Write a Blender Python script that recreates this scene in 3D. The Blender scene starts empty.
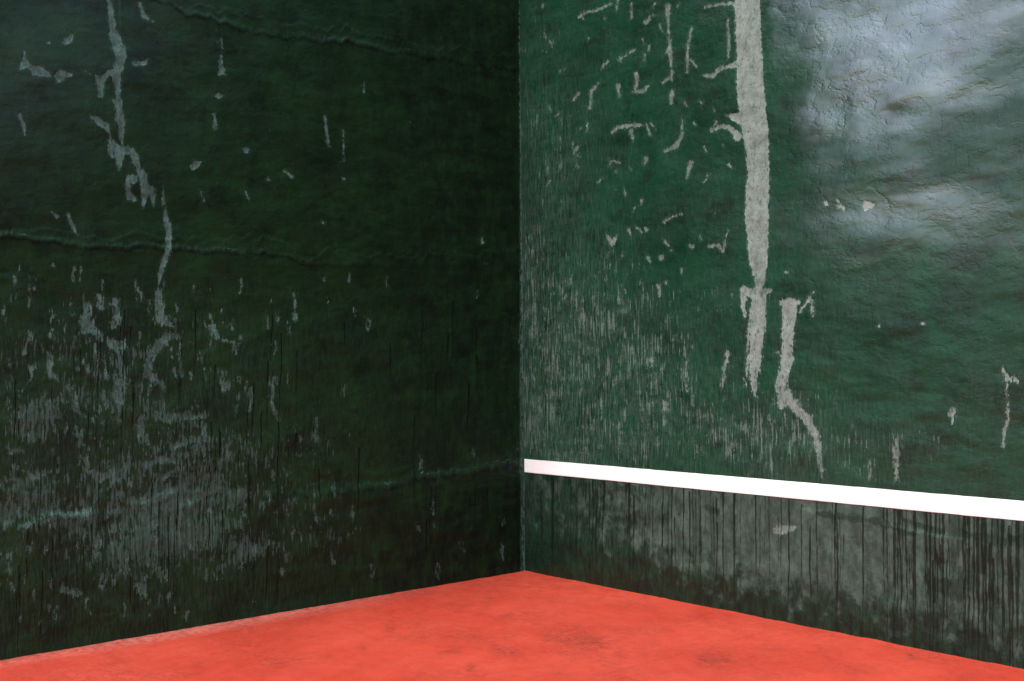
import bpy, math, random
import numpy as np
from mathutils import Matrix, Vector

scene = bpy.context.scene
C = scene.collection

# ------------------------------------------------------------------ camera
F_PX, YAW, PITCH, ROLL = 1117.39, 0.854246, 0.0231986, -0.0096342
CAM = np.array([6.156143, -5.467934, 1.5])
IW, IH = 1024.0, 681.0
fw = np.array([-math.sin(YAW) * math.cos(PITCH), math.cos(YAW) * math.cos(PITCH), math.sin(PITCH)])
r0 = np.array([math.cos(YAW), math.sin(YAW), 0.0])
u0 = np.cross(r0, fw)
rt = math.cos(ROLL) * r0 + math.sin(ROLL) * u0
up = -math.sin(ROLL) * r0 + math.cos(ROLL) * u0
cam_d = bpy.data.cameras.new('camera')
cam_o = bpy.data.objects.new('camera', cam_d)
C.objects.link(cam_o)
cam_d.sensor_width = 36.0
cam_d.lens = F_PX / IW * 36.0
cam_d.clip_start = 0.05
cam_d.clip_end = 3000.0
m3 = Matrix((rt.tolist(), up.tolist(), (-fw).tolist())).transposed()
cam_o.matrix_world = Matrix.Translation(Vector(CAM.tolist())) @ m3.to_4x4()
scene.camera = cam_o

# ------------------------------------------------------------------ light
SUN_ELEV, SUN_AZ = math.radians(58), math.radians(178)     # azimuth from +Y, clockwise
world = bpy.data.worlds.new('World')
scene.world = world
world.use_nodes = True
wn = world.node_tree
bg = wn.nodes['Background']
sky = wn.nodes.new('ShaderNodeTexSky')
sky.sky_type = 'NISHITA'
sky.sun_disc = False
sky.sun_elevation = SUN_ELEV
sky.sun_rotation = SUN_AZ
sky.air_density = 1.0
sky.dust_density = 3.0
sky.ozone_density = 1.5
bg.inputs['Strength'].default_value = 0.11
wn.links.new(sky.outputs['Color'], bg.inputs['Color'])
sd = bpy.data.lights.new('sun', 'SUN')
sd.energy = 1.5
sd.angle = math.radians(18)
sd.color = (1.0, 0.95, 0.88)
so = bpy.data.objects.new('sun', sd)
C.objects.link(so)
sdir = Vector((math.sin(SUN_AZ) * math.cos(SUN_ELEV), math.cos(SUN_AZ) * math.cos(SUN_ELEV), math.sin(SUN_ELEV)))
so.rotation_euler = sdir.to_track_quat('Z', 'Y').to_euler()
so.location = (0, 0, 12)
scene.view_settings.view_transform = 'Standard'
scene.view_settings.look = 'None'
scene.view_settings.gamma = 1.0
scene.view_settings.exposure = 1.38
scene.view_settings.use_curve_mapping = False

# ------------------------------------------------------------------ helpers
def tag(o, label=None, cat=None, group=None, kind=None):
    if label: o['label'] = label
    if cat: o['category'] = cat
    if group: o['group'] = group
    if kind: o['kind'] = kind
    return o

def image_px(X, Y, Z):
    """where a point of the court falls in the camera image, in pixels (wear is drawn in these image coordinates)"""
    dx, dy, dz = X - CAM[0], Y - CAM[1], Z - CAM[2]
    w = np.maximum(dx * fw[0] + dy * fw[1] + dz * fw[2], 0.2)
    a = dx * rt[0] + dy * rt[1] + dz * rt[2]
    b = dx * up[0] + dy * up[1] + dz * up[2]
    return IW / 2 + F_PX * a / w, IH / 2 - F_PX * b / w

def vnoise(A, B, sa, sb, seed):
    """smooth value noise in -1..1; feature sizes sa, sb in metres"""
    rs = np.random.RandomState(seed)
    n = 257
    L = rs.uniform(-1, 1, (n, n))
    a = A / sa + 31.7; b = B / sb + 47.3
    ia = np.floor(a).astype(int); ib = np.floor(b).astype(int)
    fa = a - ia; fb = b - ib
    fa = fa * fa * fa * (fa * (fa * 6 - 15) + 10); fb = fb * fb * fb * (fb * (fb * 6 - 15) + 10)
    ia %= n - 1; ib %= n - 1
    return ((L[ia, ib] * (1 - fa) + L[ia + 1, ib] * fa) * (1 - fb)
            + (L[ia, ib + 1] * (1 - fa) + L[ia + 1, ib + 1] * fa) * fb)

def fbm(A, B, sa, sb, seed, octv=4, gain=0.5):
    t = 0.0; g = 1.0; k = 0.0
    for i in range(octv):
        t = t + g * vnoise(A, B, sa, sb, seed + i * 17); k += g
        g *= gain; sa *= 0.5; sb *= 0.5
    return t / k

def ss(x, a, b):
    t = np.clip((x - a) / (b - a), 0, 1)
    return t * t * (3 - 2 * t)

def stroke(F, PX, PY, pts, grow=0.0, far=14.0):
    """F = max(F, half-width - distance) along a polyline of (x, y, half-width)"""
    if len(pts) == 1:
        pts = [pts[0], (pts[0][0] + 0.5, pts[0][1] + 0.5, pts[0][2])]
    for (x0, y0, w0), (x1, y1, w1) in zip(pts[:-1], pts[1:]):
        w0 += grow; w1 += grow
        m = max(w0, w1) + far
        sel = np.nonzero((PX > min(x0, x1) - m) & (PX < max(x0, x1) + m) & (PY > min(y0, y1) - m) & (PY < max(y0, y1) + m))
        if sel[0].size == 0: continue
        px, py = PX[sel], PY[sel]
        dx, dy = x1 - x0, y1 - y0
        t = np.clip(((px - x0) * dx + (py - y0) * dy) / (dx * dx + dy * dy + 1e-9), 0, 1)
        d = np.hypot(px - x0 - t * dx, py - y0 - t * dy)
        F[sel] = np.maximum(F[sel], w0 + (w1 - w0) * t - d)
    return F

def poly(F, PX, PY, pts, far=14.0):
    """F = max(F, signed distance inside a closed outline)"""
    pts = np.array(pts, float); lo = pts.min(0) - far; hi = pts.max(0) + far
    sel = np.nonzero((PX > lo[0]) & (PX < hi[0]) & (PY > lo[1]) & (PY < hi[1]))
    if sel[0].size == 0: return F
    px, py = PX[sel], PY[sel]
    best = np.full(px.shape, 1e9); ins = np.zeros(px.shape, bool)
    for (x0, y0), (x1, y1) in zip(pts, np.roll(pts, -1, 0)):
        dx, dy = x1 - x0, y1 - y0
        t = np.clip(((px - x0) * dx + (py - y0) * dy) / (dx * dx + dy * dy + 1e-9), 0, 1)
        best = np.minimum(best, np.hypot(px - x0 - t * dx, py - y0 - t * dy))
        c = (y0 > py) != (y1 > py)
        ins ^= c & (px < (x1 - x0) * (py - y0) / (y1 - y0 + 1e-12) + x0)
    F[sel] = np.maximum(F[sel], np.where(ins, best, -best) + 0.5)
    return F

def blob(PX, PY, x, y, rx, ry):
    return np.exp(-(((PX - x) / rx) ** 2 + ((PY - y) / ry) ** 2))

def linefun(PX, pts):
    xs = [p[0] for p in pts]; ys = [p[1] for p in pts]
    return np.interp(PX, xs, ys)

# ------------------------------------------------------------------ node helpers
class NT:
    def __init__(s, name):
        s.m = bpy.data.materials.new(name); s.m.use_nodes = True
        s.t = s.m.node_tree; s.b = s.t.nodes['Principled BSDF']
        tc = s.t.nodes.new('ShaderNodeTexCoord'); s.co = tc.outputs['Object']
    def set(s, sock, v):
        if hasattr(v, 'is_linked') or isinstance(v, bpy.types.NodeSocket): s.t.links.new(v, sock)
        else: sock.default_value = v
    def attr(s, n):
        a = s.t.nodes.new('ShaderNodeAttribute'); a.attribute_name = n; return a.outputs['Fac']
    def noise(s, sc, scale=1.0, detail=4.0, rough=0.55, off=(0, 0, 0)):
        mp = s.t.nodes.new('ShaderNodeMapping'); mp.inputs['Scale'].default_value = sc; mp.inputs['Location'].default_value = off
        s.t.links.new(s.co, mp.inputs['Vector'])
        n = s.t.nodes.new('ShaderNodeTexNoise'); n.inputs['Scale'].default_value = scale
        n.inputs['Detail'].default_value = detail; n.inputs['Roughness'].default_value = rough
        s.t.links.new(mp.outputs['Vector'], n.inputs['Vector']); return n.outputs['Fac']
    def math(s, op, a, b=0.0, c=0.0, clamp=False):
        n = s.t.nodes.new('ShaderNodeMath'); n.operation = op; n.use_clamp = clamp
        s.set(n.inputs[0], a); s.set(n.inputs[1], b)
        if len(n.inputs) > 2: s.set(n.inputs[2], c)
        return n.outputs[0]
    def step(s, v, a, b, to0=0.0, to1=1.0):
        n = s.t.nodes.new('ShaderNodeMapRange'); n.interpolation_type = 'SMOOTHSTEP'
        s.set(n.inputs['Value'], v); s.set(n.inputs['From Min'], a); s.set(n.inputs['From Max'], b)
        s.set(n.inputs['To Min'], to0); s.set(n.inputs['To Max'], to1); return n.outputs['Result']
    def mix(s, f, a, b):
        n = s.t.nodes.new('ShaderNodeMix'); n.data_type = 'RGBA'
        s.set(n.inputs[0], f)
        s.set(n.inputs[6], a if not isinstance(a, tuple) else a + (1,)); s.set(n.inputs[7], b if not isinstance(b, tuple) else b + (1,))
        return n.outputs[2]
    def bump(s, h, dist, strength=1.0, normal=None):
        n = s.t.nodes.new('ShaderNodeBump'); n.inputs['Distance'].default_value = dist; s.set(n.inputs['Strength'], strength)
        s.set(n.inputs['Height'], h)
        if normal is not None: s.t.links.new(normal, n.inputs['Normal'])
        return n.outputs['Normal']

def wall_material(name, paint_a, paint_b, paint_old, plaster_a, plaster_b, flake, rough=0.36, spec=0.5, streak=75.0, dark=(0.004, 0.011, 0.007), stretch=0.06, comb=0.92):
    """weathered gloss paint over grey render; the attributes say where it has come away"""
    k = NT(name)
    peel, wear, run, grime_shade = k.attr('peel'), k.attr('wear'), k.attr('run'), k.attr('grime_shade')
    rag = k.attr('rag')
    # flaked-off patches: distance field broken up by noise
    n1 = k.noise((1, 1, 1), 38, 4, 0.6); n2 = k.noise((1, 1, 0.45), 150, 3, 0.6, (3, 1, 2))
    d = k.math('ADD', peel, k.math('MULTIPLY', k.math('SUBTRACT', n1, 0.5), 0.040))
    d = k.math('ADD', d, k.math('MULTIPLY', k.math('SUBTRACT', n2, 0.5), k.math('ADD', 0.018, k.math('MULTIPLY', rag, 0.03))))
    nr = k.noise((1, 1, 0.30), 58, 3, 0.6, (6, 2, 6))
    d = k.math('ADD', d, k.math('MULTIPLY', k.math('SUBTRACT', nr, 0.5), k.math('MULTIPLY', rag, 0.13)))
    d = k.math('ADD', d, k.math('MULTIPLY', k.math('SUBTRACT', k.noise((1, 1, 1), 13, 2, 0.5, (2, 7, 7)), 0.5), 0.024))
    m_peel = k.step(d, -0.0015, 0.005)
    # speckle of paint left inside the flakes
    sp = k.noise((1, 1, 0.35), 110, 3, 0.65, (7, 3, 1))
    m_peel = k.math('MULTIPLY', m_peel, k.step(k.math('SUBTRACT', sp, k.math('MULTIPLY', rag, 0.07)), 0.30, 0.38))
    # rubbed vertical streaks
    s1 = k.noise((1, 1, stretch), streak, 3, 0.55, (1, 9, 4)); s2 = k.noise((0.8, 0.8, 1.1), 15, 5, 0.65, (4, 4, 0)); s3 = k.noise((1, 1, 0.3), 260, 2, 0.6, (2, 0, 7))
    sv = k.math('ADD', k.math('MULTIPLY', s1, 0.60), k.math('MULTIPLY', s2, 0.40))
    sv = k.math('ADD', sv, k.math('MULTIPLY', k.math('SUBTRACT', s3, 0.5), 0.10))
    thr = k.math('SUBTRACT', 0.78, k.math('MULTIPLY', wear, 0.36))
    m_wear = k.step(k.math('SUBTRACT', sv, thr), -0.008, 0.045)
    ln = k.noise((1, 1, 0.03), streak * 1.1, 2, 0.5, (2, 6, 3))              # long fine drips that kept the paint
    m_wear = k.math('MULTIPLY', m_wear, k.step(ln, 0.42, 0.50, 1.0 - comb, 1.0))
    m_bare = k.math('MAXIMUM', k.math('MULTIPLY', m_peel, k.step(k.math('SUBTRACT', k.noise((1, 1, 0.6), 26, 5, 0.7, (4, 1, 9)), k.math('MULTIPLY', k.attr('fade'), 0.22)), 0.28, 0.54, 0.38, 1.0)), k.math('MULTIPLY', m_wear, 0.75))
    # broad patches rubbed down to the render
    bn = k.noise((1, 1, 0.8), 9, 7, 0.66, (3, 3, 9))
    m_rub = k.step(k.math('ADD', k.math('MULTIPLY', k.math('SUBTRACT', bn, 0.5), 1.7), k.attr('rub')), 0.36, 0.68)
    m_bare = k.math('MAXIMUM', m_bare, k.math('MULTIPLY', m_rub, 0.62))
    # thin milky film: faint ghost of rubbing, and highlights painted on the ridge lips
    film = k.math('MULTIPLY', k.step(k.noise((1, 1, 0.10), 110, 5, 0.7, (9, 9, 9)), 0.38, 0.70), k.attr('haze'))
    # runs of darker paint keep their colour on top
    rn = k.noise((1, 1, 0.25), 120, 2, 0.5, (5, 1, 1))
    m_run = k.step(k.math('ADD', run, k.math('MULTIPLY', k.math('SUBTRACT', rn, 0.5), 0.006)), -0.001, 0.0025)
    m_bare = k.math('MULTIPLY', m_bare, k.math('SUBTRACT', 1.0, k.math('MULTIPLY', m_run, 0.93)))
    film = k.math('MULTIPLY', film, k.math('SUBTRACT', 1.0, m_run))
    gloss = k.attr('gloss')
    # colours
    pv = k.step(k.noise((1, 1, 1), 2.6, 5, 0.62), 0.32, 0.68)
    paint = k.mix(pv, paint_a, paint_b)
    paint = k.mix(k.math('MULTIPLY', k.step(k.noise((1, 1, 0.4), 9, 6, 0.7, (2, 2, 2)), 0.5, 0.72), 0.55), paint, paint_old)
    paint = k.mix(k.math('MULTIPLY', k.step(k.noise((1, 1, 1.3), 4.2, 6, 0.7, (1, 8, 6)), 0.50, 0.66), 0.70), paint, tuple(0.38 * v for v in paint_a))
    paint = k.mix(k.math('MULTIPLY', k.step(k.noise((1, 1, 0.6), 190, 3, 0.7, (4, 9, 1)), 0.52, 0.70), 0.45), paint, k.mix(0.30, paint_old, plaster_a))
    paint = k.mix(m_run, paint, dark)
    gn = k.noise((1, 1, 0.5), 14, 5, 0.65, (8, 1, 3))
    g = k.math('MULTIPLY', grime_shade, k.step(gn, 0.3, 0.65, 0.25, 1.0), clamp=True)
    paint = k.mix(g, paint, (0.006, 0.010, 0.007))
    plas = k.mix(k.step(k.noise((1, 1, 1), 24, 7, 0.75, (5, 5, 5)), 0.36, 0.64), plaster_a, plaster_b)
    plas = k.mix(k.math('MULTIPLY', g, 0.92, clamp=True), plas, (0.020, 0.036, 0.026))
    plas = k.mix(k.math('MULTIPLY', k.step(k.noise((1, 1, 0.6), 85, 3, 0.6, (1, 2, 8)), 0.6, 0.74), 0.5), plas, paint_old)
    col = k.mix(film, paint, plaster_a)
    plas = k.mix(k.math('MULTIPLY', m_peel, k.step(n2, 0.2, 0.55, 0.70, 1.0)), plas, k.mix(k.step(k.noise((1, 1, 0.7), 16, 6, 0.7, (9, 1, 5)), 0.35, 0.65), tuple(0.72 * v for v in flake), flake))
    rim = k.math('MULTIPLY', k.step(d, -0.001, 0.004), k.step(d, 0.014, 0.004))
    plas = k.mix(k.math('MULTIPLY', rim, k.step(n1, 0.40, 0.65, 0.0, 0.5)), plas, tuple(1.45 * v for v in plaster_b))
    halo = k.math('MULTIPLY', k.step(d, -0.018, 0.0), k.step(k.noise((1, 1, 0.6), 70, 4, 0.65, (5, 8, 2)), 0.40, 0.66))
    col = k.mix(k.math('MULTIPLY', halo, 0.45), col, plaster_a)
    col = k.mix(m_bare, col, plas)
    k.set(k.b.inputs['Base Color'], col)
    rr = k.math('ADD', rough, k.math('MULTIPLY', k.math('SUBTRACT', k.noise((1, 1, 1), 12, 5, 0.65, (6, 6, 6)), 0.5), 0.22))
    rr = k.math('ADD', rr, k.math('MULTIPLY', m_bare, 0.38))
    rr = k.math('ADD', rr, k.math('MULTIPLY', wear, 0.10), clamp=True)
    rr = k.math('SUBTRACT', rr, k.math('MULTIPLY', gloss, 0.008), clamp=True)
    k.set(k.b.inputs['Roughness'], rr)
    k.set(k.b.inputs['Specular IOR Level'], k.math('MULTIPLY', k.math('ADD', 1.0, gloss), k.math('MULTIPLY', spec, k.math('MULTIPLY', k.math('SUBTRACT', 1.0, k.math('MULTIPLY', m_bare, 0.6)), k.math('SUBTRACT', 1.0, k.math('MULTIPLY', g, 0.7))))))
    # relief: trowelled render, pitted where bare, paint film standing proud
    calm = k.math('SUBTRACT', 1.0, k.math('MULTIPLY', gloss, 0.22, clamp=True))
    calm = k.math('MULTIPLY', k.math('MAXIMUM', calm, 0.28), 0.85)
    nb = k.bump(k.noise((1, 1, 1), 17, 6, 0.6, (3, 8, 1)), 0.010, k.math('MULTIPLY', calm, 0.38))
    wn_ = k.noise((1, 1, 1.5), 5.5, 4, 0.6, (7, 7, 3))
    crease = k.math('ABSOLUTE', k.math('SUBTRACT', wn_, 0.5))
    nb = k.bump(k.step(crease, 0.0, 0.06), 0.003, 0.22, nb)
    nb = k.bump(k.noise((1, 1, 1), 60, 5, 0.7, (8, 3, 5)), 0.003, k.math('MULTIPLY', calm, 0.28), nb)
    nb = k.bump(k.noise((1, 1, 1), 190, 3, 0.65, (1, 3, 5)), 0.0016, k.math('MULTIPLY', calm, 0.5), nb)
    nb = k.bump(k.math('SUBTRACT', 1.0, m_bare), 0.0016, 0.7, nb)
    nb = k.bump(m_run, 0.0012, 0.6, nb)
    k.t.links.new(nb, k.b.inputs['Normal'])
    return k.m

# ------------------------------------------------------------------ walls
WALL_H = 5.2
def axis(fine_end, end, d_f, d_c, start):
    a = np.arange(start, fine_end, d_f)
    b = np.linspace(fine_end, end, max(2, int((end - fine_end) / d_c)))
    return np.concatenate([a, b])

def grid_mesh(name, P, attrs, material, thick, inward):
    """P: (nu, nz, 3) front skin; closes it to a slab `thick` deep along `inward`"""
    nu, nz = P.shape[:2]
    V = P.reshape(-1, 3)
    idx = np.arange(nu * nz).reshape(nu, nz)
    q = np.stack([idx[:-1, :-1], idx[1:, :-1], idx[1:, 1:], idx[:-1, 1:]], -1).reshape(-1, 4)
    rim = np.concatenate([idx[:, 0], idx[-1, 1:], idx[-2::-1, -1], idx[0, -2:0:-1]])
    back = V[rim] + np.array(inward) * thick
    n0 = len(V); nr = len(rim)
    V = np.concatenate([V, back])
    ri = np.arange(nr); rj = (ri + 1) % nr
    side = np.stack([rim[rj], rim[ri], n0 + ri, n0 + rj], -1)
    faces = np.concatenate([q, side])
    me = bpy.data.meshes.new(name)
    nf = len(faces)
    me.vertices.add(len(V)); me.vertices.foreach_set('co', V.astype(np.float32).ravel())
    lt = np.concatenate([faces.ravel(), (n0 + ri)[::-1]]).astype(np.int32)
    me.loops.add(len(lt)); me.loops.foreach_set('vertex_index', lt)
    me.polygons.add(nf + 1)
    me.polygons.foreach_set('loop_start', np.concatenate([np.arange(nf) * 4, [nf * 4]]).astype(np.int32))
    me.update(calc_edges=True)
    sm = np.zeros(nf + 1, bool); sm[:len(q)] = True
    me.polygons.foreach_set('use_smooth', sm)
    for n, a in attrs.items():
        at = me.attributes.new(n, 'FLOAT', 'POINT')
        at.data.foreach_set('value', np.concatenate([a.ravel(), np.full(nr, float(a.min()))]).astype(np.float32))
    me.materials.append(material)
    me.validate(); me.update()
    return me

PXM = 0.0072          # metres per image pixel on the walls

def relief(U, Z, seed):
    t = 0.010 * fbm(U, Z, 0.62, 0.40, seed, 3) + 0.0055 * fbm(U, Z, 0.24, 0.10, seed + 5, 4)
    return t

def ridge(PX, PY, pts, w, seed, U, Z):
    """a broken lip of render along a day joint"""
    yl = linefun(PX, pts) + 2.6 * vnoise(U, Z * 0, 0.16, 1.0, seed) + 2.0 * vnoise(U, Z * 0, 0.05, 1.0, seed + 1) + 0.9 * vnoise(U, Z * 0, 0.014, 1.0, seed + 3)
    d = (PY - yl)
    on = (PX > pts[0][0]) & (PX < pts[-1][0])
    amp = 0.05 + 0.95 * np.clip(0.35 + 1.1 * fbm(U, Z * 0, 0.34, 1.0, seed + 2, 3), 0, 1)
    prof = np.where(d < 0, np.exp(-(d / (w * 0.5)) ** 2), np.exp(-d / (w * 4.5)))
    return on * amp * prof, d

# ---- wall facing the camera on the right (plane y = 0)
ua = axis(4.0, 9.0, 0.005, 0.12, -0.03); za = axis(4.35, WALL_H, 0.007, 0.06, -0.05)
U, Z = np.meshgrid(ua, za, indexing='ij')
PX, PY = image_px(np.minimum(U, 4.0), 0 * U, Z)
peel = np.full(U.shape, -8.0)
R_STROKES = [
    # broad bare strip
    [(747, -60, 13), (747, 0, 13), (749, 45, 13), (751, 95, 14), (755, 130, 13), (758, 170, 11), (757, 205, 12), (757, 240, 11), (758, 262, 9.5), (760, 278, 5.5), (759, 288, 4), (758, 296, 6)],
    [(741, 118, 7), (733, 117, 3), (727, 115, 1.5)],
    [(738, 63, 4), (728, 66, 2), (720, 69, 2), (712, 76, 2), (704, 75, 1)],
    [(738, 137, 4), (731, 128, 2.5), (722, 126, 2.5), (712, 130, 2)],
    [(746, 3, 2), (720, 4, 1.5), (705, 7, 1.2)], [(728, 20, 1), (729, 45, 1.5), (728, 60, 1)],
    [(745, 291, 3.5), (756, 294, 7), (770, 290, 2)], [(744, 290, 4), (743, 302, 3), (745, 316, 1.5)],
    [(758, 295, 8), (757, 330, 8), (755, 362, 6), (754, 385, 3), (755, 396, 1)], [(749, 320, 1.5), (748, 360, 1.5), (746, 385, 1)],
    [(783, 303, 4), (798, 302, 3)], [(790, 305, 8), (788, 335, 6), (787, 362, 6), (781, 385, 5), (782, 405, 4)],
    [(786, 395, 6), (797, 409, 5), (808, 420, 4), (815, 433, 4), (819, 450, 3), (821, 470, 2)],
    [(800, 312, 1), (807, 302, 1.6), (814, 292, 1.6)], [(812, 300, 1.6), (813, 316, 1)],
    # flakes left of the strip
    [(668, 6, 2.6), (668, 16, 1.6), (669, 40, 1.2), (671, 60, 1.8), (672, 80, .8)], [(692, 28, 1.4), (688, 45, 1.2), (687, 72, 1.2)],
    [(579, 17, 1.2), (585, 13, 1.2), (597, 10, 1.5), (612, 3, 1.5)], [(646, 22, 2.4), (653, 15, 1.2)], [(618, 0, 1.2), (617, 10, 1)], [(631, 4, 1), (632, 18, 1)],
    [(636, 74, 2.4), (637, 84, 1.3), (634, 91, 1.6), (643, 91, 2), (649, 84, 1)], [(672, 92, 2.4), (671, 103, 1.6)], [(662, 82, 1.4), (671, 77, 1.4)],
    [(602, 68, 1.2), (608, 62, .9)], [(620, 60, .9), (634, 50, 1.1)], [(574, 100, 1.4), (579, 93, 1.4)], [(590, 108, 1), (593, 90, 1.4), (599, 84, 1)],
    [(618, 85, 2), (620, 96, 1.6)], [(612, 133, 1.2), (618, 127, 1.8), (632, 125, 2.4), (640, 125, 1.6)], [(631, 130, 2.2), (633, 141, 1.2)],
    [(646, 125, 1.4), (650, 134, 1.6)], [(682, 118, .9), (682, 135, 1.3), (676, 146, 2.2), (665, 151, 1.1)], [(577, 147, 2.2), (573, 153, 1)],
    [(578, 166, 1.2)], [(609, 166, 1.1), (611, 160, 1.2), (619, 163, 1)], [(630, 168, 1.2)], [(644, 165, 1.2), (647, 158, 1.6)], [(691, 162, 2.2), (687, 178, .8)],
    [(664, 222, 1.4), (672, 217, 1), (682, 214, .8)], [(607, 236, 1.2), (612, 243, 3), (617, 236, 1)], [(646, 229, 2)],
    [(665, 241, 1.8), (671, 250, .9)], [(661, 257, 2.4)], [(692, 246, 2)], [(709, 246, 1.4), (717, 245, 2.2), (723, 251, 1.6), (725, 240, 1.2), (728, 230, .9)],
    [(659, 286, 2.4), (660, 296, 1)], [(595, 276, 1.4)], [(652, 358, 1.6), (652, 366, .8)], [(665, 403, 2.6), (665, 412, 1)],
    [(728, 352, 1.8), (725, 366, 2), (722, 390, 1)], [(686, 360, 1), (686, 390, 1)],
    # flakes right of the strip
    [(1003, 369, 1.6), (1008, 378, 3), (1016, 380, 2.6)], [(1009, 383, 1.5), (1007, 400, 1.4), (1009, 415, 1.4), (1004, 432, 2), (1003, 446, 1.5)],
    [(954, 408, 2), (953, 414, 3.5), (952, 422, 1.2)], [(786, 272, 1.1)], [(866, 205, 5), (872, 205, 3)], [(826, 203, 2.4)], [(838, 206, 2)],
    [(896, 440, 2), (897, 465, 2.6), (896, 480, 1.5)], [(870, 460, 1), (870, 480, 1)], [(778, 352, 1.6)], [(838, 200, 1.2), (844, 210, 1)],
    [(922, 323, 1.4)], [(880, 326, 1)],
    [(780, 530, 5), (793, 528, 3)],
]
for s in R_STROKES: stroke(peel, PX, PY, s)
rs = np.random.RandomState(4)
for i in range(60):
    x = rs.uniform(535, 735); y = rs.uniform(0, 300); a = rs.uniform(-0.9, 0.9); L = rs.uniform(2, 9); w = rs.uniform(0.3, 1.0)
    stroke(peel, PX, PY, [(x, y, w), (x + L * math.sin(a), y + L * math.cos(a), w * .6)])
# worn bands
ybase = linefun(PX, [(500, 562), (525, 570.5), (1024, 669.5), (1300, 725)])
yline = linefun(PX, [(500, 470), (525, 472), (1024, 520.8), (1300, 547)])
below = ss(PY, yline - 4, yline + 2)
edge_up = ss(PX, 800, 520)
big = fbm(U, Z, 0.34, 0.28, 91, 4)
wear = 0.20 + 0.30 * big
wear += 0.20 * edge_up * ss(PX, 620, 520) + 0.10 * blob(PX, PY, 560, 200, 60, 190)
wear += 0.10 * ss(PX, 720, 540) * ss(PY, 120, 300)
wear += 0.28 * blob(PX, PY, 590, 400, 120, 130) + 0.14 * blob(PX, PY, 690, 420, 80, 70) + 0.16 * blob(PX, PY, 650, 300, 120, 60)
wear += 0.40 * blob(PX, PY, 880, 450, 180, 50) + 0.22 * blob(PX, PY, 820, 385, 70, 22) + 0.26 * blob(PX, PY, 765, 420, 60, 50)
wear -= 0.16 * blob(PX, PY, 900, 340, 110, 50) + 0.15 * blob(PX, PY, 1000, 470, 40, 60)
haze = 0.08 + 0.46 * ss(PX, 680, 515) * ss(PY, -80, 240) + 0.14 * ss(PY, 250, 430) * ss(PX, 960, 760) + 0.18 * blob(PX, PY, 600, 420, 120, 120) + 0.10 * big + 0.10 * blob(PX, PY, 830, 450, 160, 60)
up_amt = wear.copy()
low = 0.30 + 0.25 * fbm(U, Z, 0.30, 0.22, 95, 4) + 0.10 * blob(PX, PY, 820, 560, 130, 60) + 0.30 * blob(PX, PY, 960, 570, 80, 50) + 0.15 * blob(PX, PY, 640, 530, 60, 60)
low -= 1.0 * ss(PY, ybase - 62, ybase - 8) * (0.75 + 0.4 * vnoise(U, Z, 0.2, 0.2, 97)) + 0.25 * edge_up * ss(PX, 620, 520)
wear = up_amt * (1 - below) + low * below
wear = np.clip(wear, 0, 1.1)
haze = np.clip(haze * (1 - below) + below * (0.30 - 0.22 * ss(PY, ybase - 60, ybase - 10)), 0, 0.6)
# runs of dark paint below the white line
run = np.full(U.shape, -8.0)
for i in range(200):
    x = rs.uniform(528, 1085)
    if rs.rand() < 0.35: x = rs.choice([905, 930, 945, 990, 985, 1005, 1018, 835, 660, 700, 715, 760, 600]) + rs.normal(0, 9)
    yt = float(linefun(np.array([x]), [(500, 470), (525, 472), (1024, 520.8), (1300, 547)])[0]) - 1
    yb = float(linefun(np.array([x]), [(500, 562), (525, 570.5), (1024, 669.5), (1300, 725)])[0])
    if rs.rand() < 0.3: yt += rs.uniform(5, 50)
    L = (yb - yt) * min(1.0, rs.uniform(0.5, 1.3))
    w = rs.choice([.22, .3, .4, .5, .75]) * (1 + 0.7 * max(0, (x - 760) / 260))
    pts = []; xx = x; n = max(3, int(L / 9))
    for j in range(n + 1):
        pts.append((xx, yt + L * j / n, w * (1.1 - 0.5 * j / n) * rs.uniform(0.75, 1.3))); xx += rs.normal(0, 0.28)
    stroke(run, PX, PY, pts, far=8)
smut = np.full(U.shape, -12.0)
for s in ([(903, 520, 1), (925, 527, 1.3), (940, 532, 1)], [(818, 513, 1.6), (850, 517, 2.2), (880, 521, 1.8), (897, 530, 1.4), (915, 534, 1)], [(960, 533, 1.5), (990, 540, 3), (1024, 541, 3.5)],
          [(700, 506, 1.2), (718, 512, 1.2)], [(935, 628, 2.5), (945, 634, 2), (950, 628, 2), (958, 633, 1.5), (975, 631, 1.2)], [(620, 488, 2), (632, 490, 2.5), (640, 500, 1.5)],
          [(930, 580, 5), (948, 588, 6), (960, 584, 4)], [(985, 545, 5), (982, 570, 3)]):
    stroke(smut, PX, PY, s, far=12)
grime_shade = 0.85 * below + 1.0 * ss(smut + 3 * fbm(U, Z, 0.05, 0.05, 99, 3), -2.5, 1.0) + 0.3 * blob(PX, PY, 970, 590, 70, 70) + 0.15 * ss(PY, ybase - 28, ybase - 2) + 0.15 * blob(PX, PY, 1040, 300, 60, 200)  # dirt below the line and smudges; far right edge toned darker
gn = fbm(U, Z, 0.5, 0.16, 380, 4)
low_edge = linefun(PX, [(760, 60), (800, 120), (850, 150), (910, 150), (960, 105), (1010, 60), (1100, 40)])
gx = PX + 16 * fbm(U, Z, 0.22, 0.16, 383, 4)
gloss = 1.9 * ss(gx, 788, 816) * ss(PY + 60 * gn, low_edge + 35, low_edge - 45) * (1 - 0.35 * ss(PX, 950, 1060)) + 1.0 * ss(gx, 768, 782) * ss(gx, 808, 790) * ss(PY, 85, 40)  # specular raised inside a drawn outline to place the sky sheen
gloss += 1.5 * blob(PX, PY + 50 * gn, 905, 218, 95, 30) + 0.42 * ss(PY, 330, 200) * ss(PX, 790, 830) * (0.6 + 0.8 * gn)
gloss = np.clip(gloss * 3.4 * (0.88 + 0.40 * fbm(U, Z, 0.20, 0.13, 388, 4)), 0, 9.0)
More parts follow.
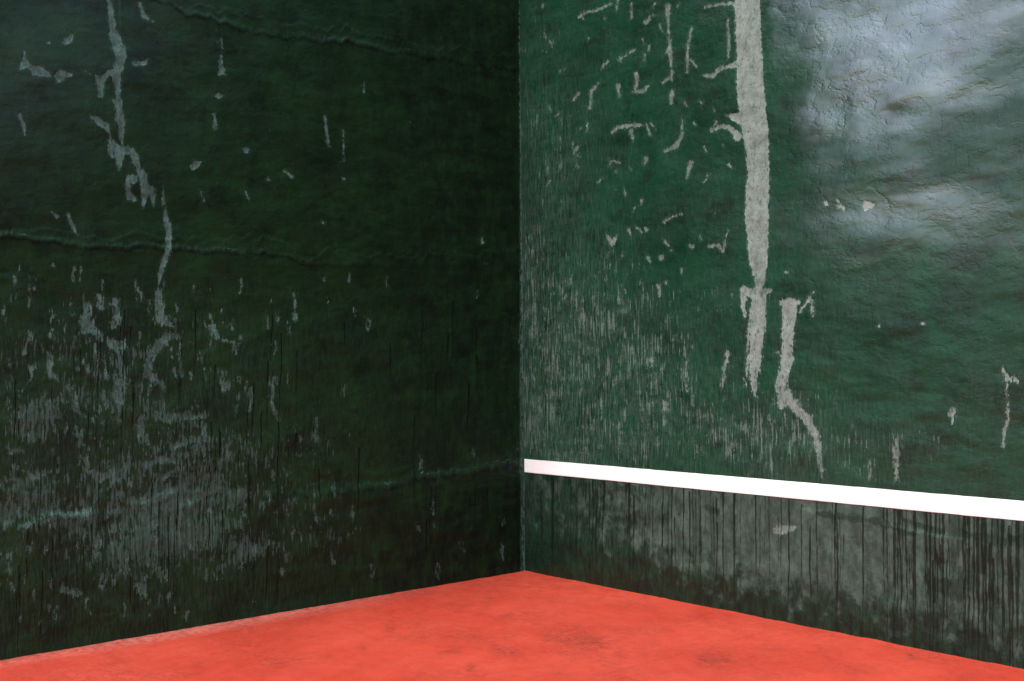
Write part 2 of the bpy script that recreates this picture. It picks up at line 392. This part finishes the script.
fade_p = 0.75 * ss(PX, 738, 722) + 0.6 * ss(PY, 370, 450) * (PX > 738) + 0.7 * blob(PX, PY, 758, 282, 30, 10)
rag = 0.15 + 0.45 * ss(PY, 290, 380)
rub = below * (0.56 + 0.14 * ss(PX, 560, 700) - 0.14 * ss(PX, 700, 560) + 0.10 * blob(PX, PY, 820, 555, 120, 50) + 0.05 * ss(PX, 900, 1000)) - 0.42 * ss(PY, ybase - 70, ybase - 4)
rub += (1 - below) * (0.10 + 0.16 * blob(PX, PY, 560, 440, 60, 40))
# relief
h = relief(U, Z, 300)
gz = ss(PX, 730, 860) * ss(PY, 330, 230)
h = h * (1 - 0.45 * gz) + 0.0105 * fbm(U, Z, 0.46, 0.22, 340, 3) * gz
cr, d = ridge(PX, PY, [(800, 512), (850, 517), (880, 522), (900, 531), (930, 536), (1024, 545), (1100, 549)], 4, 360, U, Z)
h += 0.008 * cr
h -= 0.0016 * ss(peel, -1, 2)
fade = ss(U, 0.0, 0.15) * ss(Z, 0, 0.10) * (1 - 0.55 * np.exp(-((Z - 0.77) / 0.12) ** 2))
h = h * fade
R_h = h
P = np.stack([U, -h, Z], -1)
mat_r = wall_material('green_gloss_paint_on_render', (0.0015, 0.0225, 0.0092), (0.0024, 0.039, 0.0155), (0.008, 0.024, 0.013),
                      (0.076, 0.112, 0.096), (0.126, 0.168, 0.147), (0.20, 0.25, 0.222), 0.30, 0.36, 80.0, (0.004, 0.014, 0.008))
me = grid_mesh('court_wall', P, {'peel': peel * PXM, 'wear': wear, 'haze': haze, 'gloss': gloss, 'fade': fade_p, 'rag': rag, 'rub': rub, 'run': run * PXM, 'grime_shade': grime_shade}, mat_r, 0.35, (0, 1, 0))
wall_r = bpy.data.objects.new('court_wall', me); C.objects.link(wall_r)
tag(wall_r, 'lighter glossy green plaster wall with a long bare grey strip and a white line', 'wall', kind='thing')

# ---- white line, a painted band standing a little proud of that wall
iu = np.nonzero(ua > 0.003)[0][:-1]
zin = np.nonzero((za > 0.7235) & (za < 0.818))[0]
zs = np.concatenate([[0.7217], za[zin], [0.8196]]); iz = np.concatenate([[zin[0] - 1], zin, [zin[-1] + 1]])
LU, LZ = np.meshgrid(ua[iu], zs, indexing='ij')
LZ = LZ + 0.0008 * vnoise(LU, LZ, 0.06, 3.0, 500) * (np.abs(LZ - 0.77) > 0.048)
P = np.stack([LU, -(R_h[np.ix_(iu, iz)] + 0.0022), LZ], -1)
kw = NT('white_line_paint')
wv = kw.mix(kw.math('MULTIPLY', kw.step(kw.noise((1, 1, 0.4), 22, 6, 0.7), 0.52, 0.75), 0.5), (0.86, 0.87, 0.86), (0.78, 0.79, 0.78))
kw.set(kw.b.inputs['Base Color'], wv); kw.b.inputs['Roughness'].default_value = 0.4
kw.t.links.new(kw.bump(kw.noise((1, 1, 1), 40, 4), 0.003, 0.4), kw.b.inputs['Normal'])
me = grid_mesh('white_line', P, {}, kw.m, 0.004, (0, 1, 0))
line = bpy.data.objects.new('white_line', me); C.objects.link(line); line.parent = wall_r
line['label'] = 'bright white painted line'

# ---- darker wall on the left (plane x = 0)
LEFT_LEN = 3.85
va = axis(3.8, LEFT_LEN, 0.005, 0.08, -0.03)
U, Z = np.meshgrid(va, za, indexing='ij')
PX, PY = image_px(0 * U, -U, Z)
peel = np.full(U.shape, -8.0)
L_STROKES = [
    [(97, 77, 1), (82, 70, .6)], [(109, -40, 3), (109, 2, 2.6)],
    [(48, 42, 1.2)], [(19, 114, 1.8), (23, 124, 2), (25, 134, 1)], [(140, 4, 1.6), (144, 16, 2), (153, 21, 1.4)],
    [(220, 36, .5), (222, 52, .5)],
    [(200, 190, 1.2), (204, 200, 1.2)], [(246, 150, 2.8)], [(244, 190, 1.4), (250, 200, .9)], [(52, 212, 1.2), (57, 216, 1.8)], [(68, 214, 1.2), (72, 224, 2), (78, 236, 1)],
    [(325, 116, 1.2), (326, 128, 1.6), (329, 146, 1.5)], [(284, 170, 1.4), (292, 177, 1.6)], [(344, 178, 1.4)], [(322, 222, 1.4)], [(268, 179, 1)], [(343, 130, .8), (344, 160, .6)],
    [(483, 238, 1.2), (482, 243, 1.6)], [(485, 263, 1)], [(364, 82, .7), (364, 92, .7)],
    # second fissure, running down from the first
    [(163, 186, .6), (164, 204, 1.2)],
    [(180, 337, 2), (170, 335, 3), (158, 345, 5), (150, 360, 3.5), (147, 375, 3), (158, 380, 3), (165, 388, 1.6), (163, 412, 1)], [(180, 345, 1.5), (182, 375, 1.4)],
    # lower patches
     [(98, 360, 2), (96, 375, 1.4)], [(30, 335, 2), (24, 352, 1.5)],
    [(138, 420, 3), (140, 432, 4), (146, 442, 3)], [(156, 412, 2), (166, 417, 4), (180, 418, 3), (207, 415, 2)], [(204, 424, 2.5), (205, 437, 2)], [(172, 447, 3), (190, 440, 2.5), (205, 440, 2)],
    [(75, 395, 2), (76, 408, 2.5), (83, 415, 2)], [(222, 340, .8), (233, 342, .8)],
    [(294, 293, 1), (294, 318, 1.6)], [(324, 278, 1.6)], [(270, 300, 1.2)], [(345, 385, .9), (343, 395, .8)], [(316, 418, 1.4), (315, 440, 2), (316, 444, .8)], [(296, 428, 1.2)],
    [(251, 390, 1), (249, 410, 1.2)], [(273, 378, 1.6), (270, 402, 2), (278, 420, 1)],
    [(85, 458, 2), (88, 470, 3.5), (100, 478, 4), (112, 473, 3), (118, 480, 2)], [(124, 466, 2), (126, 476, 3), (131, 484, 2)], [(142, 502, 2), (158, 498, 3), (172, 490, 2.4)], [(148, 464, 2), (162, 459, 3), (174, 461, 2)], [(160, 478, 2.5), (170, 474, 2)],
    [(188, 500, 2), (190, 506, 1.5)], [(18, 527, 1.8), (40, 521, 2), (62, 516, 2.6), (90, 512, 3)], [(24, 470, 2), (34, 478, 3), (48, 472, 2)], [(10, 452, 2.5), (20, 450, 2)],
    [(98, 540, 4), (97, 550, 3)], [(62, 588, 3), (78, 594, 3)], [(138, 585, 4), (143, 595, 3)], [(208, 510, 1.6), (212, 522, 1.2)],
]
K = 2.959
L_OUTLINES_TOP = [
    [(318,0),(333,0),(336,40),(342,85),(360,115),(370,140),(374,170),(366,178),(364,205),(356,222),(357,265),(352,290),(345,292),(338,255),(330,225),(318,225),(308,240),(300,290),(292,285),(285,245),(275,222),(300,228),(318,208),(335,205),(343,172),(332,140),(325,100),(322,50)],
    [(333,295),(357,295),(360,330),(369,370),(364,405),(362,425),(355,410),(350,375),(343,350),(345,330)],
    [(270,345),(290,348),(320,365),(330,410),(360,432),(395,437),(410,460),(415,495),(432,512),(436,545),(460,560),(462,580),(455,610),(448,575),(437,580),(425,615),(418,575),(410,520),(398,490),(385,455),(370,455),(362,480),(352,505),(345,490),(342,470),(322,455),(320,430),(325,400),(310,378),(285,370)],
    [(375,520),(400,515),(408,530),(400,540),(385,545),(390,570),(405,590),(395,595),(378,590),(370,545)],
    [(70,155),(78,178),(95,195),(125,200),(140,210),(155,225),(175,205),(210,222),(170,245),(160,228),(130,228),(95,220),(85,200),(55,205)],
    [(185,125),(200,108),(217,98),(212,125),(195,130)], [(385,183),(425,180),(440,172),(430,192),(405,195)],
    [(650,155),(656,165),(660,200),(667,222),(645,222)], [(632,283),(645,276),(662,283),(645,292)], [(630,335),(636,335),(641,380),(634,385)],
    [(560,495),(575,475),(592,480),(588,492),(568,502)], [(482,600),(490,615),(506,660),(508,701),(500,751),(485,796),(470,841),(465,831),(475,781),(490,741),(490,681)],
]
L_OUTLINES_LOW = [
    [(462,205),(478,200),(485,255),(485,280),(515,315),(495,318),(460,300),(456,240)],
    [(265,240),(275,250),(268,290),(285,315),(305,340),(300,355),(270,335),(237,335),(238,285),(250,245)],
    [(285,220),(303,215),(305,260),(290,270)], [(335,235),(352,235),(358,280),(345,325),(330,315),(340,270)],
    [(320,350),(345,360),(370,355),(375,375),(360,385),(350,370),(345,390),(330,380)], [(350,390),(365,420),(372,460),(365,540),(350,570),(340,520),(350,450)],
    [(220,610),(240,625),(250,665),(235,670),(225,640)], [(145,395),(155,400),(152,450),(172,475),(150,465),(138,465),(140,440)],
    [(650,440),(665,450),(665,480),(685,475),(680,500),(665,512),(650,495),(660,470)], [(605,305),(630,310),(650,350),(640,350)], [(690,370),(705,370),(698,395),(690,385)],
    [(460,575),(480,565),(495,575),(540,575),(545,590),(510,595),(490,600),(475,590)], [(400,605),(420,575),(430,590),(425,640),(440,665),(420,660),(410,625)],
]
for q in L_OUTLINES_TOP: poly(peel, PX, PY, [(a / K, b / K) for a, b in q])
for q in L_OUTLINES_LOW: poly(peel, PX, PY, [(a / K, b / K + 220) for a, b in q])
for y in range(-20, 570, 7): stroke(peel, PX, PY, [(520.2 + y * .0074, y, 1.4), (520.2 + (y + 7) * .0074, y + 7, 1.4)], far=10)
for s in L_STROKES: stroke(peel, PX, PY, s, grow=(0.0 if s[0][1] > 270 else 0.0))
rs = np.random.RandomState(11)
for i in range(260):                                           # small upright flecks
    x = abs(rs.normal(0, 1)) * 150 if rs.rand() < 0.75 else rs.uniform(0, 510)
    y = rs.uniform(260, 620); L = rs.uniform(2, 15); w = rs.uniform(0.2, 1.0)
    stroke(peel, PX, PY, [(x, y, w * .7), (x - rs.normal(0, .6), y + L * .6, w), (x - rs.normal(0, .8), y + L, w * .4)])
big = fbm(U, Z, 0.40, 0.22, 191, 4)
wear = 0.16 + 0.50 * big
wear += 0.26 * ss(PY, 245, 330) * ss(PX, 360, 120) + 0.30 * blob(PX, PY, 100, 355, 50, 70) + 0.14 * blob(PX, PY, 40, 340, 40, 60)
wear += 0.21 * blob(PX, PY, 90, 495, 200, 95) + 0.22 * blob(PX, PY, 210, 520, 150, 60) + 0.22 * blob(PX, PY, 20, 440, 50, 50)
wear += 0.24 * blob(PX, PY, 320, 480, 140, 80) + 0.22 * ss(PX, 490, 521) * ss(PY, 260, 400)
rag = 0.12 + 0.75 * ss(PY, 240, 330)
rub = 0.0 * U + 0.10 * blob(PX, PY, 95, 510, 190, 80)
haze = np.clip(0.04 + 0.20 * ss(PY, 240, 360) * ss(PX, 560, 150) + 0.10 * blob(PX, PY, 120, 480, 160, 90), 0, 0.5)
yb_l = linefun(PX, [(-200, 695), (0, 660.5), (523, 570.5), (560, 564)])
wear += 0.22 * blob(PX, PY, 120, 560, 200, 50)
wear -= 0.60 * ss(PY, yb_l - 70, yb_l - 10) + 0.25 * blob(PX, PY, 430, 330, 90, 90) + 0.2 * blob(PX, PY, 60, 150, 80, 70)
wear -= 0.55 * blob(PX, PY, 100, 425, 45, 16) + 0.3 * blob(PX, PY, 60, 610, 120, 40)
wear = np.clip(wear, 0, 1.15)
wear = np.where(PX > 519.6, 1.0, wear)                         # chipped arris in the corner
run = np.full(U.shape, -8.0)
for i in range(170):
    x = rs.uniform(-5, 300) if rs.rand() < .8 else rs.uniform(300, 515)
    y = rs.uniform(300, 590); L = rs.uniform(20, 95); w = rs.uniform(0.2, 0.9)
    pts = []; n = max(3, int(L / 9)); xx = x
    for j in range(n + 1):
        pts.append((xx, y + L * j / n, w * (1.1 - 0.6 * j / n))); xx += rs.normal(-0.25, 0.35)
    stroke(run, PX, PY, pts, far=8)
grime_shade = 0.15 + 0.55 * ss(PX, 280, 470) + 0.35 * ss(PY, yb_l - 120, yb_l - 20) + 0.2 * blob(PX, PY, 40, 170, 90, 80)  # dirt, plus shade painted in towards the corner
h = relief(U, Z, 700)
J1, d1 = ridge(PX, PY, [(120, -12), (170, 5), (185, 14), (215, 20), (262, 32), (340, 42), (400, 50), (512, 67)], 5, 710, U, Z)
J2, d2 = ridge(PX, PY, [(-150, 228), (0, 237), (50, 240), (110, 248), (150, 245), (210, 249), (260, 253), (330, 263), (420, 266), (500, 262)], 5, 730, U, Z)
J3, d3 = ridge(PX, PY, [(180, 505), (262, 494), (320, 491), (380, 485), (430, 473), (470, 468), (523, 463)], 6, 750, U, Z)
J4, d4 = ridge(PX, PY, [(-120, 540), (17, 527), (60, 517), (92, 512)], 6, 770, U, Z)
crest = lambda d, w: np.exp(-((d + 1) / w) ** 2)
sp = np.clip(0.35 + fbm(U, Z, 0.25, 0.02, 790, 4), 0, 1)
haze = haze + 0.26 * sp * (crest(d1, 5) * (PX > 120) + crest(d2, 4) * ss(PX, 420, 200) + 0.8 * crest(d3, 6) * (PX > 240) + 0.7 * crest(d4, 6) * (PX < 95))  # pale tone on the lip crests: painted highlight over scuffed edges
for kk, (dd, a) in enumerate(((d1, 1), (d2, 1), (d3, .8))):     # finer wrinkles beside the lips, their highlights painted in as pale film
    wob = dd + 9 + 7 * vnoise(U, Z * 0, 0.22, 1.0, 800 + kk) + 3 * vnoise(U, Z * 0, 0.05, 1.0, 810 + kk)
    h += 0.003 * a * np.where(wob < 0, np.exp(-(wob / 1.5) ** 2), np.exp(-wob / 7.0))
    haze = haze + 0.16 * a * sp * crest(wob, 2.0) * ss(PX, 460, 300)
haze = np.clip(haze, 0, 0.7)
ridge_shade = crest(d1 - 4, 1.6) * (PX > 150) + crest(d2 - 4, 1.6) * ss(PX, 440, 250) + 0.8 * crest(d3 - 5, 1.8) * (PX > 260)  # dark lines painted as the shade just under the lips
chip_glints = sum((crest(dd + 1, 1.1) - 0.55) * np.clip(fbm(U, Z * 0, 0.10, 1.0, 830 + q, 4) + 0.12 - 0.4 * ss(PX, xa, xb), 0, 1) * ok
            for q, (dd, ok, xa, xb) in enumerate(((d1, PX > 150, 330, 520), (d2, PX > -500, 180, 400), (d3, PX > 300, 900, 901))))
peel = np.maximum(peel, np.where(chip_glints > 0.08, 1.2 * chip_glints + 0.2, -8.0))  # broken pale bits on the lips: painted highlights and chipped paint
h += 0.013 * J1 * (1 - 0.7 * ss(PX, 300, 480)) + 0.016 * J2 * (1 - 0.85 * ss(PX, 170, 330)) + 0.013 * J3 + 0.013 * J4
h += 0.006 * ss(d3, -2, 6) * ss(d3, 120, 60) * ss(PX, 240, 330)
h -= 0.0018 * ss(peel, -1, 2)
fade = ss(U, 0.0, 0.12) * ss(Z, 0, 0.10)
h = h * fade
P = np.stack([h, -U, Z], -1)[::-1]
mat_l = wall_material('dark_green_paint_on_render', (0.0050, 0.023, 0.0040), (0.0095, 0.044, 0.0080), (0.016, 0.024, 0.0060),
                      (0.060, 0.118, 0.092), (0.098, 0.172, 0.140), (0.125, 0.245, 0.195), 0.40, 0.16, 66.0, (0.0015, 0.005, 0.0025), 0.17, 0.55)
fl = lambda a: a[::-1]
me = grid_mesh('court_wall', P, {'peel': fl(peel) * PXM, 'wear': fl(wear), 'haze': fl(haze), 'fade': fl(0.35 + 0.5 * ss(PY, 330, 420)), 'gloss': fl(1.6 * ss(PX + 0.5 * PY, 330, 60) * ss(PY, 260, 80) + 0 * U), 'rag': fl(rag), 'rub': fl(rub), 'run': fl(run) * PXM, 'grime_shade': fl(grime_shade + ridge_shade)}, mat_l, 0.35, (-1, 0, 0))  # gloss mask places a sky sheen high on the outer end
wall_l = bpy.data.objects.new('court_wall', me); C.objects.link(wall_l)
tag(wall_l, 'dark green plaster wall in shade with a forked pale crack and cracked joint ridges', 'wall', kind='thing')

# ------------------------------------------------------------------ floor
kf = NT('red_court_paint')
blot = kf.step(kf.noise((1, 1, 1), 1.3, 6, 0.65), 0.35, 0.68)
col = kf.mix(blot, (0.385, 0.034, 0.0155), (0.44, 0.051, 0.026))
col = kf.mix(kf.math('MULTIPLY', kf.step(kf.noise((1, 1, 1), 7, 6, 0.7, (3, 3, 3)), 0.5, 0.75), 0.45), col, (0.30, 0.025, 0.012))
pale = kf.attr('pale'); scuff = kf.attr('scuff')
pn = kf.noise((1, 1, 1), 24, 5, 0.65, (1, 1, 4))
col = kf.mix(kf.math('MULTIPLY', pale, kf.step(pn, 0.3, 0.6)), col, (0.60, 0.19, 0.15))
sn = kf.noise((1, 1, 1), 46, 8, 0.86, (9, 2, 4))
col = kf.mix(kf.math('MULTIPLY', kf.step(kf.math('ADD', sn, kf.math('MULTIPLY', scuff, 0.24)), 0.70, 0.75), 0.85, clamp=True), col, (0.060, 0.018, 0.012))
kf.set(kf.b.inputs['Base Color'], col)
kf.set(kf.b.inputs['Roughness'], kf.step(kf.noise((1, 1, 1), 10, 4), 0.3, 0.7, 0.55, 0.75))
kf.b.inputs['Specular IOR Level'].default_value = 0.35
cn = kf.noise((1, 1, 1), 16, 5, 0.65, (5, 5, 5))
crz = kf.step(kf.math('ABSOLUTE', kf.math('SUBTRACT', cn, 0.5)), 0.030, 0.006)
sc2 = kf.attr('scuff2')
col = kf.mix(kf.math('MULTIPLY', kf.math('MULTIPLY', crz, sc2), 0.65), col, (0.07, 0.018, 0.012))
col = kf.mix(kf.math('MULTIPLY', sc2, kf.step(cn, 0.40, 0.65, 0.0, 0.25)), col, (0.14, 0.020, 0.012))
grit = kf.step(kf.noise((1, 1, 1), 130, 3, 0.75, (2, 5, 8)), 0.66, 0.74)
col2 = kf.mix(kf.math('MULTIPLY', grit, 0.35), col, (0.16, 0.030, 0.018))
spk = kf.step(kf.noise((1, 1, 1), 90, 3, 0.75, (12, 5, 8)), 0.66, 0.76)
col2 = kf.mix(kf.math('MULTIPLY', spk, 0.35), col2, (0.55, 0.12, 0.08))
kf.set(kf.b.inputs['Base Color'], col2)
nb = kf.bump(kf.noise((1, 1, 1), 5, 5, 0.6), 0.01, 0.4)
nb = kf.bump(kf.noise((1, 1, 1), 170, 3, 0.6), 0.0015, 0.5, nb)
kf.t.links.new(nb, kf.b.inputs['Normal'])
fx = np.concatenate([np.arange(-0.05, 4.2, 0.012), np.linspace(4.2, 9.0, 60)])
fy = np.concatenate([-np.arange(-0.05, 4.2, 0.012), -np.linspace(4.2, 16.0, 120)])
X, Y = np.meshgrid(fx, fy, indexing='ij')
PXf, PYf = image_px(X, Y, 0 * X)
okf = (X < 4.3) & (Y > -4.3)
lump = np.clip(fbm(X, Y, 0.10, 0.10, 950, 4) + 0.15, 0, 1)
hz = 0.007 * lump * (np.exp(-np.abs(Y) / 0.012) + 0.6 * np.exp(-np.abs(X) / 0.012)) + 0.004 * fbm(X, Y, 0.9, 0.9, 900, 3) * ss(X, 0, .3) * ss(-Y, 0, .3)
ysl = linefun(PXf, [(0, 660.5), (523, 570.5)])
pale = okf * ss(PYf, ysl + 12, ysl + 1) * (0.5 + 0.5 * ss(PXf, 30, 180)) * ss(PXf, 500, 200) * 0.9
scf = np.full(X.shape, -8.0)
for s in ([(545, 636, 1), (575, 639, 3), (603, 643, 2)], [(700, 658, 2), (715, 661, 3), (728, 660, 1)], [(362, 648, .8)], [(440, 652, .6), (455, 650, .6)], [(495, 648, .8), (515, 652, .6)], [(470, 668, .5)], [(620, 655, .5)], [(912, 656, .5)],
          [(390, 628, .5)]):
    stroke(scf, PXf, PYf, s)
scuff2 = okf * ss(scf + 8 * fbm(X, Y, 0.25, 0.25, 960, 4), -14, 2) + 0.06 * np.clip(fbm(X, Y, 0.5, 0.5, 970, 4) * 2, 0, 1) * ss(Y, -2.6, -1.4)
scuff2 = np.clip(scuff2, 0, 1)
scuff = 0.80 * okf * ss(scf + 6 * fbm(X, Y, 0.16, 0.16, 965, 4), -8, 1)
crk = np.full(X.shape, -8.0)
stroke(crk, PXf, PYf, [(585, 680, .3), (640, 665, .5), (700, 649, .5), (762, 633, .3)])
scuff = np.maximum(scuff, 0.75 * okf * ss(crk, -2.0, .3))
P = np.stack([X, Y, hz], -1)[:, ::-1]
me = grid_mesh('floor', P, {'pale': pale[:, ::-1], 'scuff': scuff[:, ::-1], 'scuff2': scuff2[:, ::-1]}, kf.m, 0.15, (0, 0, -1))
floor = bpy.data.objects.new('floor', me); C.objects.link(floor)
tag(floor, kind='structure', label='red painted court floor with faint scuffs', cat='floor')

# ------------------------------------------------------------------ ground beyond the court
kg = NT('dry_grass_ground')
gc = kg.mix(kg.step(kg.noise((1, 1, 1), 0.7, 6, 0.65), 0.35, 0.65), (0.035, 0.055, 0.022), (0.080, 0.075, 0.040))
kg.set(kg.b.inputs['Base Color'], gc); kg.b.inputs['Roughness'].default_value = 0.95
me = bpy.data.meshes.new('ground')
S = 1500.0
me.from_pydata([(-S, -S, -0.12), (S, -S, -0.12), (S, S, -0.12), (-S, S, -0.12)], [], [(0, 1, 2, 3)])
me.materials.append(kg.m); me.update()
ground = bpy.data.objects.new('ground', me); C.objects.link(ground)
tag(ground, kind='structure', label='grass ground around the court', cat='ground')
